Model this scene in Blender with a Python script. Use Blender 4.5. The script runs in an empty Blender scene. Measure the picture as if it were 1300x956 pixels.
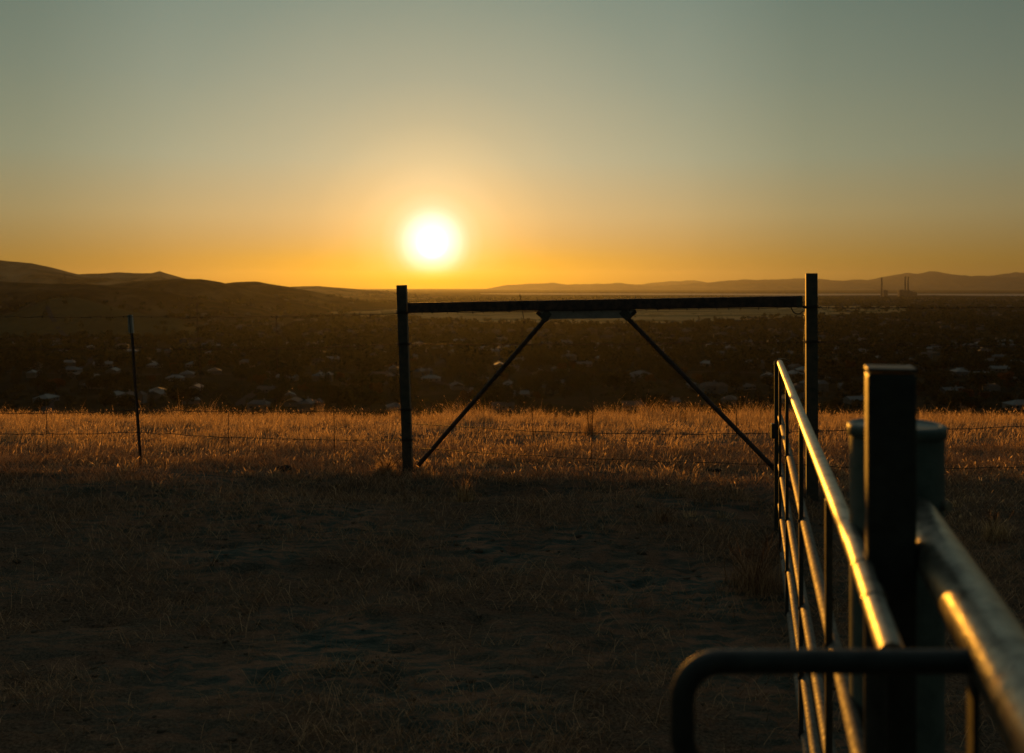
import bpy, bmesh, math, random
import numpy as np
from mathutils import Vector, Matrix

SEED = 7
rng = np.random.default_rng(SEED)
random.seed(SEED)
C = bpy.context.scene.collection
R = math.radians
F, CX, HY = 1264.0, 650.0, 364.0     # focal length in photo pixels, optical column, horizon row
EYE = 2.0                            # eye height over the track
FLOOR = -83.0                        # valley floor, world z


def W(px, py, Y):
    """a photo direction at depth Y metres -> world point"""
    return Vector(((px - CX) / F * Y, Y, EYE - (py - HY) / F * Y))


# ------------------------------------------------------------------ noise
def _hash(ix, iy, s):
    h = (ix.astype(np.int64) * 374761393 + iy.astype(np.int64) * 668265263 + s * 974711) & 0x7fffffff
    h = ((h ^ (h >> 13)) * 1274126177) & 0x7fffffff
    return ((h ^ (h >> 16)) & 0xffff) / 65535.0


def vnoise(x, y, s=0):
    x = np.asarray(x, float); y = np.asarray(y, float)
    ix = np.floor(x); iy = np.floor(y)
    fx = x - ix; fy = y - iy
    fx = fx * fx * (3 - 2 * fx); fy = fy * fy * (3 - 2 * fy)
    a = _hash(ix, iy, s); b = _hash(ix + 1, iy, s); c = _hash(ix, iy + 1, s); d = _hash(ix + 1, iy + 1, s)
    return (a * (1 - fx) + b * fx) * (1 - fy) + (c * (1 - fx) + d * fx) * fy


def fbm(x, y, s=0, o=4):
    t = 0; a = 1; n = 0
    for i in range(o):
        t = t + a * vnoise(x * 2 ** i, y * 2 ** i, s + i * 17); n += a; a *= .5
    return t / n * 2 - 1


# ------------------------------------------------------------------ helpers
def tag(o, label=None, cat=None, group=None, kind=None):
    if label: o['label'] = label
    if cat: o['category'] = cat
    if group: o['group'] = group
    if kind: o['kind'] = kind
    return o


def mesh_np(name, v, faces_idx, loop_tot, mat, parent=None, smooth=False, attrs=None):
    me = bpy.data.meshes.new(name)
    v = np.asarray(v, np.float32)
    fi = np.asarray(faces_idx, np.int32).ravel(); lt = np.asarray(loop_tot, np.int32)
    me.vertices.add(len(v)); me.vertices.foreach_set('co', v.ravel())
    me.loops.add(len(fi)); me.loops.foreach_set('vertex_index', fi)
    me.polygons.add(len(lt))
    ls = np.zeros(len(lt), np.int32); ls[1:] = np.cumsum(lt)[:-1]
    me.polygons.foreach_set('loop_start', ls)
    me.polygons.foreach_set('loop_total', lt)
    if smooth: me.polygons.foreach_set('use_smooth', np.ones(len(lt), bool))
    for k, a in (attrs or {}).items():
        at = me.attributes.new(k, 'FLOAT', 'POINT'); at.data.foreach_set('value', np.asarray(a, np.float32))
    me.update(calc_edges=True)
    me.materials.append(mat)
    o = bpy.data.objects.new(name, me); C.objects.link(o); o.parent = parent
    return o


def obj(name, bm, mat, parent=None, smooth=False):
    me = bpy.data.meshes.new(name); bm.normal_update()
    if smooth:
        for f in bm.faces: f.smooth = len(f.verts) <= 4
        for f in bm.faces:
            if not f.smooth:
                for e in f.edges: e.smooth = False
    bm.to_mesh(me); bm.free()
    me.materials.append(mat)
    o = bpy.data.objects.new(name, me); C.objects.link(o); o.parent = parent
    return o


def empty(name, label, cat, loc=(0, 0, 0), group=None):
    o = bpy.data.objects.new(name, None); C.objects.link(o); o.location = loc
    return tag(o, label, cat, group)


def copy_tree(o, parent=None):
    c = o.copy(); C.objects.link(c)
    if parent is not None: c.parent = parent
    for ch in list(o.children): copy_tree(ch, c)
    return c


def tube(bm, pts, r, n=16, cap=True):
    """a round tube through the points; r is a radius or a list of radii"""
    pts = [Vector(p) for p in pts]
    rr = r if isinstance(r, (list, tuple)) else [r] * len(pts)
    rings = []; up = None
    for i, p in enumerate(pts):
        d = (pts[min(i + 1, len(pts) - 1)] - pts[max(i - 1, 0)]).normalized()
        if up is None:
            up = Vector((0, 0, 1)) if abs(d.z) < .9 else Vector((1, 0, 0))
        a = d.cross(up).normalized(); up = a.cross(d).normalized()
        rings.append([bm.verts.new(p + (a * math.cos(t) + up * math.sin(t)) * rr[i]) for t in [2 * math.pi * k / n for k in range(n)]])
    for A, B in zip(rings, rings[1:]):
        for k in range(n):
            bm.faces.new((A[k], A[(k + 1) % n], B[(k + 1) % n], B[k]))
    if cap:
        bm.faces.new(rings[0][::-1]); bm.faces.new(rings[-1])


def box(bm, c, s, rot=None, bev=0.0):
    g = bmesh.ops.create_cube(bm, size=1)
    vs = g['verts']
    M = Matrix.Translation(Vector(c)) @ (rot.to_4x4() if rot is not None else Matrix.Identity(4)) @ Matrix.Diagonal((s[0], s[1], s[2], 1))
    bmesh.ops.transform(bm, matrix=M, verts=vs)
    if bev:
        es = list({e for v in vs for e in v.link_edges})
        bmesh.ops.bevel(bm, geom=es, offset=bev, segments=3, profile=.5, affect='EDGES')


def smooth_path(pts, n=6):
    """Catmull-Rom through points"""
    P = [Vector(p) for p in pts]; P = [P[0] * 2 - P[1]] + P + [P[-1] * 2 - P[-2]]
    out = []
    for i in range(1, len(P) - 2):
        for k in range(n):
            t = k / n
            a, b, c, d = P[i - 1:i + 3]
            out.append(.5 * ((2 * b) + (c - a) * t + (2 * a - 5 * b + 4 * c - d) * t * t + (3 * b - a - 3 * c + d) * t ** 3))
    out.append(P[-2]); return out


# ------------------------------------------------------------------ materials
def newmat(name):
    m = bpy.data.materials.new(name); m.use_nodes = True
    nt = m.node_tree; b = nt.nodes['Principled BSDF']
    return m, nt, b


def N(nt, t, **kw):
    n = nt.nodes.new(t)
    for k, v in kw.items():
        if k.startswith('i_'): n.inputs[k[2:].replace('_', ' ')].default_value = v
        else: setattr(n, k, v)
    return n


def ramp(nt, stops, interp='LINEAR'):
    r = nt.nodes.new('ShaderNodeValToRGB'); cr = r.color_ramp; cr.interpolation = interp
    while len(cr.elements) < len(stops): cr.elements.new(.5)
    for e, (p, c) in zip(cr.elements, stops):
        e.position = p; e.color = (c[0], c[1], c[2], 1)
    return r


def noisy(name, stops, scale=5, rough=.8, metal=0, bump=0, bscale=None, detail=8, spec=.3, rrough=None, coords='Object'):
    m, nt, b = newmat(name); L = nt.links
    tc = N(nt, 'ShaderNodeTexCoord'); nz = N(nt, 'ShaderNodeTexNoise'); nz.inputs['Scale'].default_value = scale; nz.inputs['Detail'].default_value = detail
    nz.inputs['Roughness'].default_value = .65
    L.new(tc.outputs[coords], nz.inputs['Vector'])
    r = ramp(nt, stops); L.new(nz.outputs['Fac'], r.inputs['Fac']); L.new(r.outputs['Color'], b.inputs['Base Color'])
    b.inputs['Roughness'].default_value = rough; b.inputs['Metallic'].default_value = metal
    b.inputs['Specular IOR Level'].default_value = spec
    if rrough:
        mr = N(nt, 'ShaderNodeMapRange'); mr.inputs['From Min'].default_value = .3; mr.inputs['From Max'].default_value = .7
        mr.inputs['To Min'].default_value = rrough[0]; mr.inputs['To Max'].default_value = rrough[1]
        n2 = N(nt, 'ShaderNodeTexNoise'); n2.inputs['Scale'].default_value = scale * 2.7; n2.inputs['Detail'].default_value = 6
        L.new(tc.outputs[coords], n2.inputs['Vector']); L.new(n2.outputs['Fac'], mr.inputs['Value']); L.new(mr.outputs['Result'], b.inputs['Roughness'])
    if bump:
        n3 = N(nt, 'ShaderNodeTexNoise'); n3.inputs['Scale'].default_value = bscale or scale * 4; n3.inputs['Detail'].default_value = 6
        L.new(tc.outputs[coords], n3.inputs['Vector'])
        bp = N(nt, 'ShaderNodeBump'); bp.inputs['Strength'].default_value = 1; bp.inputs['Distance'].default_value = bump
        L.new(n3.outputs['Fac'], bp.inputs['Height']); L.new(bp.outputs['Normal'], b.inputs['Normal'])
    return m


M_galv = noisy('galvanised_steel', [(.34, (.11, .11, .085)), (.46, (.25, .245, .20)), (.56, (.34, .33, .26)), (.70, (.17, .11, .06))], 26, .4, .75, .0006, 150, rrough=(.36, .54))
M_dull = noisy('dimmed_zinc_rail', [(.34, (.05, .05, .038)), (.48, (.11, .105, .085)), (.56, (.16, .15, .12)), (.70, (.09, .055, .035))], 26, .6, .3, .0008, 120, rrough=(.58, .78))  # zinc darkened and roughened to dim the sun highlights on the lower rails
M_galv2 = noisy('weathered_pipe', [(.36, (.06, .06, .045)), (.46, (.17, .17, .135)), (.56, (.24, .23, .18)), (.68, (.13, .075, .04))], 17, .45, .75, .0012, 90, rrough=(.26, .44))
M_stay = noisy('dark_gate_steel', [(.3, (.03, .035, .03)), (.7, (.075, .075, .065))], 30, .55, .4, .0005, 160)
M_post = noisy('dark_painted_steel', [(.3, (.018, .022, .018)), (.65, (.04, .045, .038)), (.8, (.06, .04, .025))], 26, .5, .2, .0006, 140, rrough=(.4, .65))
M_drum = noisy('teal_painted_pipe', [(.3, (.045, .075, .065)), (.6, (.09, .13, .115)), (.8, (.10, .09, .07))], 12, .55, .1, .0008, 90)
M_rust = noisy('rusty_brown_steel', [(.3, (.035, .028, .022)), (.5, (.085, .055, .04)), (.66, (.14, .085, .055)), (.8, (.19, .11, .06))], 18, .7, .15, .001, 110)
M_postfar = noisy('weathered_brace_post', [(.3, (.05, .05, .04)), (.55, (.10, .085, .06)), (.8, (.15, .10, .06))], 16, .7, .1, .001, 100)
M_plate = noisy('grey_steel_plate', [(.3, (.20, .18, .15)), (.7, (.34, .30, .24))], 20, .7, .1, .0005, 90)
M_wire = noisy('rusty_wire', [(.3, (.03, .022, .016)), (.7, (.07, .045, .03))], 50, .6, .4)
M_white = noisy('faded_white_paint', [(.3, (.28, .27, .22)), (.7, (.45, .43, .36))], 40, .6)
M_clod = noisy('dark_earth', [(.3, (.02, .016, .012)), (.7, (.05, .04, .03))], 30, .95, 0, .01, 60)
M_bark = noisy('bark', [(.3, (.02, .016, .012)), (.7, (.05, .04, .03))], 3, .95)
M_concrete = noisy('plant_concrete', [(.3, (.10, .09, .08)), (.7, (.16, .15, .13))], .05, .9)


def leafmat(name, c1, c2, trans=.35):
    m = bpy.data.materials.new(name); m.use_nodes = True; nt = m.node_tree; L = nt.links
    nt.nodes.clear()
    out = N(nt, 'ShaderNodeOutputMaterial'); at = N(nt, 'ShaderNodeAttribute'); at.attribute_name = 'rnd'
    mx = ramp(nt, [(0, c1), (1, c2)]); L.new(at.outputs['Fac'], mx.inputs['Fac'])
    d = N(nt, 'ShaderNodeBsdfDiffuse'); t = N(nt, 'ShaderNodeBsdfTranslucent'); s = N(nt, 'ShaderNodeMixShader'); s.inputs[0].default_value = trans
    L.new(mx.outputs['Color'], d.inputs['Color']); L.new(mx.outputs['Color'], t.inputs['Color'])
    L.new(d.outputs[0], s.inputs[1]); L.new(t.outputs[0], s.inputs[2]); L.new(s.outputs[0], out.inputs['Surface'])
    return m


M_grass = leafmat('dry_golden_grass', (.17, .10, .045), (.80, .54, .27), .6)
M_straw = leafmat('flattened_straw', (.16, .085, .045), (.62, .39, .21), .2)
M_greenweed = leafmat('sparse_green_weeds', (.05, .045, .025), (.16, .13, .07), .35)
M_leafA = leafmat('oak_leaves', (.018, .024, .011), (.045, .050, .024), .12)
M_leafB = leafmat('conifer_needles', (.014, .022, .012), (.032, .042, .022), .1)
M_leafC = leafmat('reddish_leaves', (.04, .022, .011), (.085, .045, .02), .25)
M_roofs = [noisy('pale_shingle_roof', [(.3, (.085, .095, .09)), (.7, (.15, .165, .155))], .8, .8),
           noisy('brown_shingle_roof', [(.3, (.04, .032, .025)), (.7, (.075, .055, .042))], .8, .85),
           noisy('grey_shingle_roof', [(.3, (.045, .05, .05)), (.7, (.08, .085, .08))], .8, .8)]
M_walls = [noisy('cream_stucco', [(.3, (.10, .095, .08)), (.7, (.15, .14, .115))], .5, .9),
           noisy('grey_siding', [(.3, (.11, .11, .105)), (.7, (.15, .148, .14))], .5, .9)]
M_glass = noisy('window_glass', [(.3, (.02, .025, .03)), (.7, (.03, .035, .04))], .5, .12)


# ------------------------------------------------------------------ terrain
KY = np.array([-400, -40, 0, 4, 7, 8.0, 8.7, 9.6, 11.4, 13, 14.5, 16, 18, 20, 25, 60, 150, 300, 480, 620, 60000])
KZ = np.array([-3.2, -2.3, -2.22, -2.2, -2.13, -1.99, -1.88, -1.80, -1.855, -1.945, -2.05, -2.18, -2.42, -2.74, -4.3, -14.5, -37, -66, -83, -85, -85])
_px = np.linspace(-400, 700, 4401)
_k = np.interp(_px, KY, KZ)
_ks = np.exp(-np.linspace(-3, 3, 7) ** 2 / 3)
_k = np.convolve(np.pad(_k, 3, 'edge'), _ks / _ks.sum(), 'valid')

HILLS = [  # name, distance, front width, back width, crest in photo pixels
    ('grassy_knoll', 2000, 420, 300, [(-60, 402), (10, 400), (40, 389), (60, 380), (80, 377.5), (95, 377.5), (130, 385), (160, 394), (200, 402), (260, 404)]),
    ('near_hill', 2900, 800, 700, [(-500, 340), (-100, 352), (0, 357), (60, 360.5), (120, 361), (165, 364), (210, 370), (260, 379), (320, 389), (370, 398)]),
    ('ridge_a', 3600, 800, 700, [(60, 378), (110, 366), (160, 358.5), (195, 356), (228, 354), (255, 354.6), (280, 358), (310, 366), (345, 375), (400, 386), (440, 392)]),
    ('ridge_b', 4200, 900, 700, [(190, 378), (240, 366), (280, 360), (305, 357.3), (325, 357), (345, 360.5), (368, 364.5), (400, 371), (440, 378.5), (480, 384), (520, 389), (560, 393)]),
    ('middle_hill', 5400, 1300, 1100, [(-600, 300), (-100, 321), (0, 330.5), (40, 334), (70, 341), (100, 348.5), (140, 353), (180, 358), (230, 366)]),
    ('ridge_c', 6300, 1300, 1100, [(20, 362), (70, 351), (110, 347.5), (130, 347), (150, 346), (180, 347.5), (192, 347), (198, 345.5), (203, 344.4), (209, 346.5), (235, 353.5), (270, 359), (330, 368), (380, 376)]),
    ('far_hill', 8200, 1800, 1500, [(120, 352), (220, 358), (300, 362), (365, 364.3), (400, 363.2), (440, 366), (480, 369), (520, 373), (560, 376), (600, 377)]),
    ('rolling_field', 3400, 1250, 900, [(420, 402), (470, 396), (520, 392.5), (560, 391), (640, 389.5), (740, 389), (860, 388.5), (960, 389), (1010, 391), (1060, 396), (1110, 401), (1150, 403)]),
    ('distant_range_front', 30000, 4600, 2000, [(440, 371.5), (560, 371), (590, 368.5), (620, 366), (645, 362.5), (665, 360), (685, 359.5), (700, 359), (725, 361.5), (745, 361), (785, 358.8), (810, 361), (830, 363), (860, 361.5), (880, 360), (900, 358.5), (925, 356), (960, 355), (1000, 353.5), (1015, 353), (1030, 354), (1060, 356), (1100, 355.3), (1118, 352), (1150, 347.5), (1165, 347), (1180, 344.8), (1190, 345), (1215, 349), (1235, 350), (1255, 350.5), (1275, 347), (1290, 346), (1320, 348), (1420, 340), (1600, 352)]),
    ('distant_range_back', 36000, 2000, 2000, [(700, 364), (780, 363), (820, 360), (850, 357.5), (868, 356), (885, 356.8), (905, 359), (960, 361), (1100, 358), (1500, 356)]),
]


def hill_h(h, x, y):
    nm, D0, wf, wb, crest = h
    u = x / np.maximum(y, 1) * F + CX
    c = np.array(crest)
    py = np.interp(u, c[:, 0], c[:, 1], left=999, right=999)
    if D0 > 9000: py = py + fbm(u / 16, u * 0, int(D0) % 13, 4) * 1.3
    elif D0 > 2500: py = py + fbm(u / 22, u * 0, int(D0) % 13, 3) * .7
    zc = EYE - (py - HY) / F * D0 - FLOOR - 0.0
    zc = np.where(py > 900, -50, zc)
    t = (y - D0); s = np.where(t < 0, -t / wf, t / wb)
    f = np.where(s < 1, .5 + .5 * np.cos(np.pi * np.clip(s, 0, 1)), 0)
    g = fbm(x / (wf * .42), y / (wf * .8), 31 + int(D0) % 97, 5)
    g2 = -np.abs(fbm(x / (wf * .22), y / (wf * .6), 77, 4))
    amp = np.where(f > 0, np.clip(1 - f, 0, 1) * f * 4, 0)
    return FLOOR - 3 + (zc + 3) * f + (g * .34 + g2 * .62) * np.maximum(zc, 0) * amp


def base_h(x, y):
    z = np.where(y < 690, np.interp(y, _px, _k), -85.0) + EYE
    n = fbm(x / 3.1, y / 3.1, 3, 3) * .045 + fbm(x / .5, y / .5, 9, 3) * .018
    # the worn track is a little dished, with trodden pits
    w = np.exp(-((y - 6.5) / 3.0) ** 2)
    pits = np.clip(vnoise(x / .22, y / .22, 55) - .74, 0, 1) * .26
    n = n - w * pits + w * np.abs(fbm(x / .16, y / .13, 66, 3)) * .035 + w * fbm(x / .9, y / .5, 67, 3) * .05
    n = n + np.exp(-((y - 9.0) / .75) ** 2) * fbm(x / 1.2, y / .45, 73, 3) * .10
    far = np.clip((y - 500) / 200, 0, 1)
    n = n + far * fbm(x / 300, y / 300, 5, 3) * 1.6
    mid = np.clip((y - 18) / 60, 0, 1) * (1 - far)
    return z + n + mid * fbm(x / 40, y / 40, 8, 3) * 1.5


def ground_h(x, y):
    z = base_h(x, y)
    for h in HILLS[:8]:
        z = np.maximum(z, hill_h(h, x, y))
    return z


def pos_mat_ground():
    m, nt, b = newmat('earth_and_dry_soil'); L = nt.links
    geo = N(nt, 'ShaderNodeNewGeometry'); sep = N(nt, 'ShaderNodeSeparateXYZ'); L.new(geo.outputs['Position'], sep.inputs[0])

    def nz(scale, detail=8, sx=None):
        n = N(nt, 'ShaderNodeTexNoise'); n.inputs['Scale'].default_value = scale; n.inputs['Detail'].default_value = detail; n.inputs['Roughness'].default_value = .62
        if sx:
            mp = N(nt, 'ShaderNodeMapping'); mp.inputs['Scale'].default_value = sx; L.new(geo.outputs['Position'], mp.inputs[0]); L.new(mp.outputs[0], n.inputs['Vector'])
        else: L.new(geo.outputs['Position'], n.inputs['Vector'])
        return n
    n1 = nz(.55, 5); n2 = nz(9, 8, (.55, 1.6, 1)); n3 = nz(60, 4)
    soil = ramp(nt, [(.36, (.045, .072, .060)), (.48, (.11, .125, .098)), (.54, (.25, .155, .10)), (.70, (.36, .21, .13))]); L.new(n2.outputs['Fac'], soil.inputs['Fac'])
    chaff = ramp(nt, [(.35, (.07, .045, .03)), (.6, (.20, .13, .08)), (.75, (.34, .23, .14))]); L.new(n3.outputs['Fac'], chaff.inputs['Fac'])
    mk = ramp(nt, [(.38, (0, 0, 0)), (.58, (.85, .85, .85))]); L.new(n1.outputs['Fac'], mk.inputs['Fac'])
    mx = N(nt, 'ShaderNodeMix', data_type='RGBA'); L.new(mk.outputs['Color'], mx.inputs['Factor']); L.new(soil.outputs['Color'], mx.inputs['A']); L.new(chaff.outputs['Color'], mx.inputs['B'])
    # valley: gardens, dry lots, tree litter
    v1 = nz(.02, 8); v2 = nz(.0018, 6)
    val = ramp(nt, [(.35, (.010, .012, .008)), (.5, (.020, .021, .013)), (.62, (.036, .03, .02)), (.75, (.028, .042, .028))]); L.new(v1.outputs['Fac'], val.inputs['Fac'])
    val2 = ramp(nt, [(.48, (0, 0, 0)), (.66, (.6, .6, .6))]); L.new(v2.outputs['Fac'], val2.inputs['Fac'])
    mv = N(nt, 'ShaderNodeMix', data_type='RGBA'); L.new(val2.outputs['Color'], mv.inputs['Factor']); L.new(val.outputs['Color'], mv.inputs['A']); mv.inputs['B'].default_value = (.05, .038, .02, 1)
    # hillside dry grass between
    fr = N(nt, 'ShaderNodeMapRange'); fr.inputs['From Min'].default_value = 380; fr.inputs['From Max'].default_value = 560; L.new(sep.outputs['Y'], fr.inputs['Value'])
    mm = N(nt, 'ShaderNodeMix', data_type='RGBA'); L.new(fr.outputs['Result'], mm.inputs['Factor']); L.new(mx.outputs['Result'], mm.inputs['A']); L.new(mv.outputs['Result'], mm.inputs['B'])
    L.new(mm.outputs['Result'], b.inputs['Base Color'])
    b.inputs['Roughness'].default_value = 1; b.inputs['Specular IOR Level'].default_value = 0
    bp = N(nt, 'ShaderNodeBump'); bp.inputs['Distance'].default_value = .02; bp.inputs['Strength'].default_value = .8
    n4 = nz(26, 6); hs_ = N(nt, 'ShaderNodeMath', operation='ADD'); L.new(n3.outputs['Fac'], hs_.inputs[0]); L.new(n4.outputs['Fac'], hs_.inputs[1])
    bp.inputs['Distance'].default_value = .05
    L.new(hs_.outputs[0], bp.inputs['Height']); L.new(bp.outputs['Normal'], b.inputs['Normal'])
    return m


M_ground = pos_mat_ground()


def hillmat(name, stops, scale):
    return noisy(name, stops, scale, 1.0, 0, 0, spec=0, coords='Object', detail=10)


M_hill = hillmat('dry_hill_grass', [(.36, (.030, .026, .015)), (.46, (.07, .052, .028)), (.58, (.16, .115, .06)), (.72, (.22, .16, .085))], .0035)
M_nearhill = hillmat('darkened_oak_grass_hill', [(.38, (.014, .013, .008)), (.48, (.03, .024, .013)), (.60, (.065, .048, .025)), (.74, (.10, .072, .038))], .006)  # same browns as the hill grass, darkened for the near ridges
M_knoll = hillmat('olive_knoll_grass', [(.3, (.03, .03, .014)), (.6, (.06, .055, .025)), (.8, (.085, .07, .032))], .006)
M_range = hillmat('far_range_scrub', [(.35, (.05, .045, .035)), (.7, (.11, .09, .06))], .0008)


def field_mat():
    m, nt, b = newmat('mown_field_bands'); L = nt.links
    geo = N(nt, 'ShaderNodeNewGeometry')
    mp = N(nt, 'ShaderNodeMapping'); mp.inputs['Scale'].default_value = (.0006, .0035, 1); mp.inputs['Rotation'].default_value = (0, 0, .12)
    L.new(geo.outputs['Position'], mp.inputs[0])
    n = N(nt, 'ShaderNodeTexNoise'); n.inputs['Scale'].default_value = 1; n.inputs['Detail'].default_value = 5; L.new(mp.outputs[0], n.inputs['Vector'])
    r = ramp(nt, [(.36, (.10, .09, .04)), (.46, (.18, .14, .06)), (.52, (.36, .26, .12)), (.56, (.20, .15, .07)), (.68, (.42, .30, .14)), (.74, (.16, .13, .06))])
    L.new(n.outputs['Fac'], r.inputs['Fac']); L.new(r.outputs['Color'], b.inputs['Base Color'])
    b.inputs['Roughness'].default_value = 1; b.inputs['Specular IOR Level'].default_value = 0
    return m


M_field = field_mat()


def grid_mesh(name, X, Y, Z, mat, smooth=True):
    r, c = X.shape
    v = np.stack([X, Y, Z], -1).reshape(-1, 3)
    i = np.arange(r * c).reshape(r, c)
    f = np.stack([i[:-1, :-1], i[:-1, 1:], i[1:, 1:], i[1:, :-1]], -1).reshape(-1, 4)
    return mesh_np(name, v, f, np.full(len(f), 4), mat, smooth=smooth)


ys = np.concatenate([np.linspace(-300, -10, 30)[:-1], np.linspace(-10, 3.4, 40)[:-1], np.arange(3.4, 17, .05)])
g = [17.0]
while g[-1] < 39000: g.append(g[-1] * 1.028)
ys = np.concatenate([ys, np.array(g)])
us = np.linspace(-1, 1, 401)
Yg, Ug = np.meshgrid(ys, us, indexing='ij')
Xg = Ug * (np.maximum(np.abs(Yg), 6) * .8 + 3)
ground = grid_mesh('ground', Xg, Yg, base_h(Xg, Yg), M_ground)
tag(ground, kind='structure', label='hilltop soil running down to the wide valley floor')

for h in HILLS:
    nm, D0, wf, wb, crest = h
    u0, u1 = crest[0][0], crest[-1][0]
    uu = np.linspace(u0, u1, 420); yy = np.concatenate([np.linspace(D0 - wf, D0, 70), np.linspace(D0, D0 + wb, 25)[1:]])
    YY, UU = np.meshgrid(yy, uu, indexing='ij')
    XX = (UU - CX) / F * YY
    ZZ = hill_h(h, XX, YY)
    # let both ends sink into the floor
    if nm == 'rolling_field':
        edge = 2330 + 160 * fbm(UU / 60, UU * 0, 5, 3) + np.clip(UU - 860, 0, 400) * 3.5 + np.clip(640 - UU, 0, 400) * 3
        ZZ = np.where(YY > edge, np.maximum(ZZ, base_h(XX, YY) + 1.0), FLOOR - 6)
    e = np.clip(np.minimum(np.where(u0 < -300, 999, UU - u0), u1 - UU) / (40 if D0 < 9000 else 60), 0, 1)
    if nm != 'rolling_field': ZZ = (FLOOR - 4) + (ZZ - FLOOR + 4) * (e * e * (3 - 2 * e))
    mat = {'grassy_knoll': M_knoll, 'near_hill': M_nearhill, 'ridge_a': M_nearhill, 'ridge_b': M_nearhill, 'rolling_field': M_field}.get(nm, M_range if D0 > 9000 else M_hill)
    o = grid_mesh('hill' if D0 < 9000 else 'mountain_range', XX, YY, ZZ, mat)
    if nm == 'rolling_field': o.name = 'field'
    tag(o, kind='structure', label={
        'grassy_knoll': 'low olive green grassy knoll on the left', 'near_hill': 'dark rounded hill ridge above the left houses', 'ridge_a': 'dark hill with a low double crest behind the near ridge', 'ridge_b': 'dark round-topped hill sloping down towards the square post', 'ridge_c': 'hazy brown hill with one small sharp knob',
        'middle_hill': 'brown hill range on the left skyline', 'far_hill': 'low hill line running down under the sun',
        'rolling_field': 'golden rolling fields beyond the town', 'distant_range_front': 'hazy mountain range along the right horizon',
        'distant_range_back': 'faintest mountain peaks on the horizon'}[nm])

# water: a pale bay strip behind the plain
m, nt, b = newmat('bay_water'); b.inputs['Base Color'].default_value = (.02, .03, .035, 1); b.inputs['Roughness'].default_value = .6; b.inputs['Specular IOR Level'].default_value = .25
wbp = N(nt, 'ShaderNodeBump'); wn = N(nt, 'ShaderNodeTexNoise'); wn.inputs['Scale'].default_value = .02
nt.links.new(wn.outputs['Fac'], wbp.inputs['Height']); wbp.inputs['Distance'].default_value = 2; nt.links.new(wbp.outputs['Normal'], b.inputs['Normal'])
bm = bmesh.new()
front = [(610, 11200), (660, 10600), (760, 10200), (900, 9800), (1020, 9300), (1100, 9700), (1180, 9800), (1260, 9000), (1400, 8800)]
back = [(1400, 11300), (1200, 11500), (1000, 11900), (800, 12200), (660, 12300), (610, 12000)]
vs = [bm.verts.new(((p - CX) / F * d, d, -80.6)) for p, d in front + back]
bm.faces.new(vs)
tag(obj('bay_water', bm, m), kind='structure', label='pale strip of bay water below the far mountains')

# a few streets in the valley
m_road = noisy('asphalt', [(.3, (.03, .03, .03)), (.7, (.045, .045, .043))], .3, 1.0, spec=0)
streets = [[(60, 560), (70, 860), (120, 1300), (60, 1900)], [(560, 640), (600, 800), (540, 1000), (620, 1500)],
           [(-200, 1010), (200, 960), (700, 1010), (1300, 940), (1500, 950)], [(-200, 1450), (400, 1400), (900, 1500), (1500, 1420)],
           [(1000, 640), (1020, 900), (960, 1400), (1010, 2000)], [(300, 700), (340, 1000), (280, 1500)]]
for st in streets:
    pts = smooth_path([((p - CX) / F * d, d, 0) for p, d in st], 16)
    bm = bmesh.new(); prev = None
    for i, p in enumerate(pts):
        d = (pts[min(i + 1, len(pts) - 1)] - pts[max(i - 1, 0)]).normalized(); a = Vector((-d.y, d.x, 0)) * 4
        row = []
        for q in (p + a, p - a):
            row.append(bm.verts.new((q.x, q.y, float(ground_h(np.array(q.x), np.array(q.y))) + .8)))
        if prev: bm.faces.new((prev[0], prev[1], row[1], row[0]))
        prev = row
    tag(obj('road', bm, m_road), kind='structure', label='suburban street in the dark valley')


# ------------------------------------------------------------------ blades
def blades(name, pos, hgt, ang, lean, wid, mat, curve=.5, head=None, parent=None):
    """thin bent blades: 5 points each (a quad and a tip triangle), optional seed head"""
    n = len(pos)
    d = np.stack([np.cos(ang), np.sin(ang), np.zeros(n)], -1)
    fa = rng.uniform(0, np.pi, n)
    s = np.stack([np.cos(fa), np.sin(fa), np.zeros(n)], -1) * wid[:, None]
    up = np.array([0, 0, 1.0])
    c1 = pos + up * (hgt * np.cos(lean * .5))[:, None] * .55 + d * (hgt * np.sin(lean * .5))[:, None] * .55
    c2 = c1 + up * (hgt * np.cos(lean * (1 + curve)))[:, None] * .45 + d * (hgt * np.sin(lean * (1 + curve)))[:, None] * .45
    V = np.stack([pos - s, pos + s, c1 - s * .7, c1 + s * .7, c2], 1)
    F4 = np.array([0, 1, 3, 2, 2, 3, 4]); idx = (np.arange(n)[:, None] * 5 + F4[None]).ravel()
    lt = np.tile([4, 3], n)
    V = V.reshape(-1, 3); rn = np.repeat(rng.uniform(0, 1, n), 5)
    if head is not None:
        k = np.nonzero(head)[0]; m_ = len(k)
        b0 = c2[k]; dd = (c2 - c1)[k]; dd /= np.linalg.norm(dd, axis=1)[:, None]
        hs = s[k] / wid[k][:, None] * rng.uniform(.0035, .007, m_)[:, None]
        ln = rng.uniform(.02, .05, m_)[:, None]
        H = np.stack([b0 - dd * ln * .2, b0 + dd * ln * .3 - hs, b0 + dd * ln * .3 + hs, b0 + dd * ln], 1).reshape(-1, 3)
        off = len(V)
        idx = np.concatenate([idx, (off + np.arange(m_)[:, None] * 4 + np.array([0, 1, 3, 2])[None]).ravel()])
        lt = np.concatenate([lt, np.full(m_, 4)])
        V = np.concatenate([V, H]); rn = np.concatenate([rn, np.repeat(rng.uniform(.5, 1, m_), 4)])
    return mesh_np(name, V, idx, lt, mat, attrs={'rnd': rn}, parent=parent)


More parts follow.
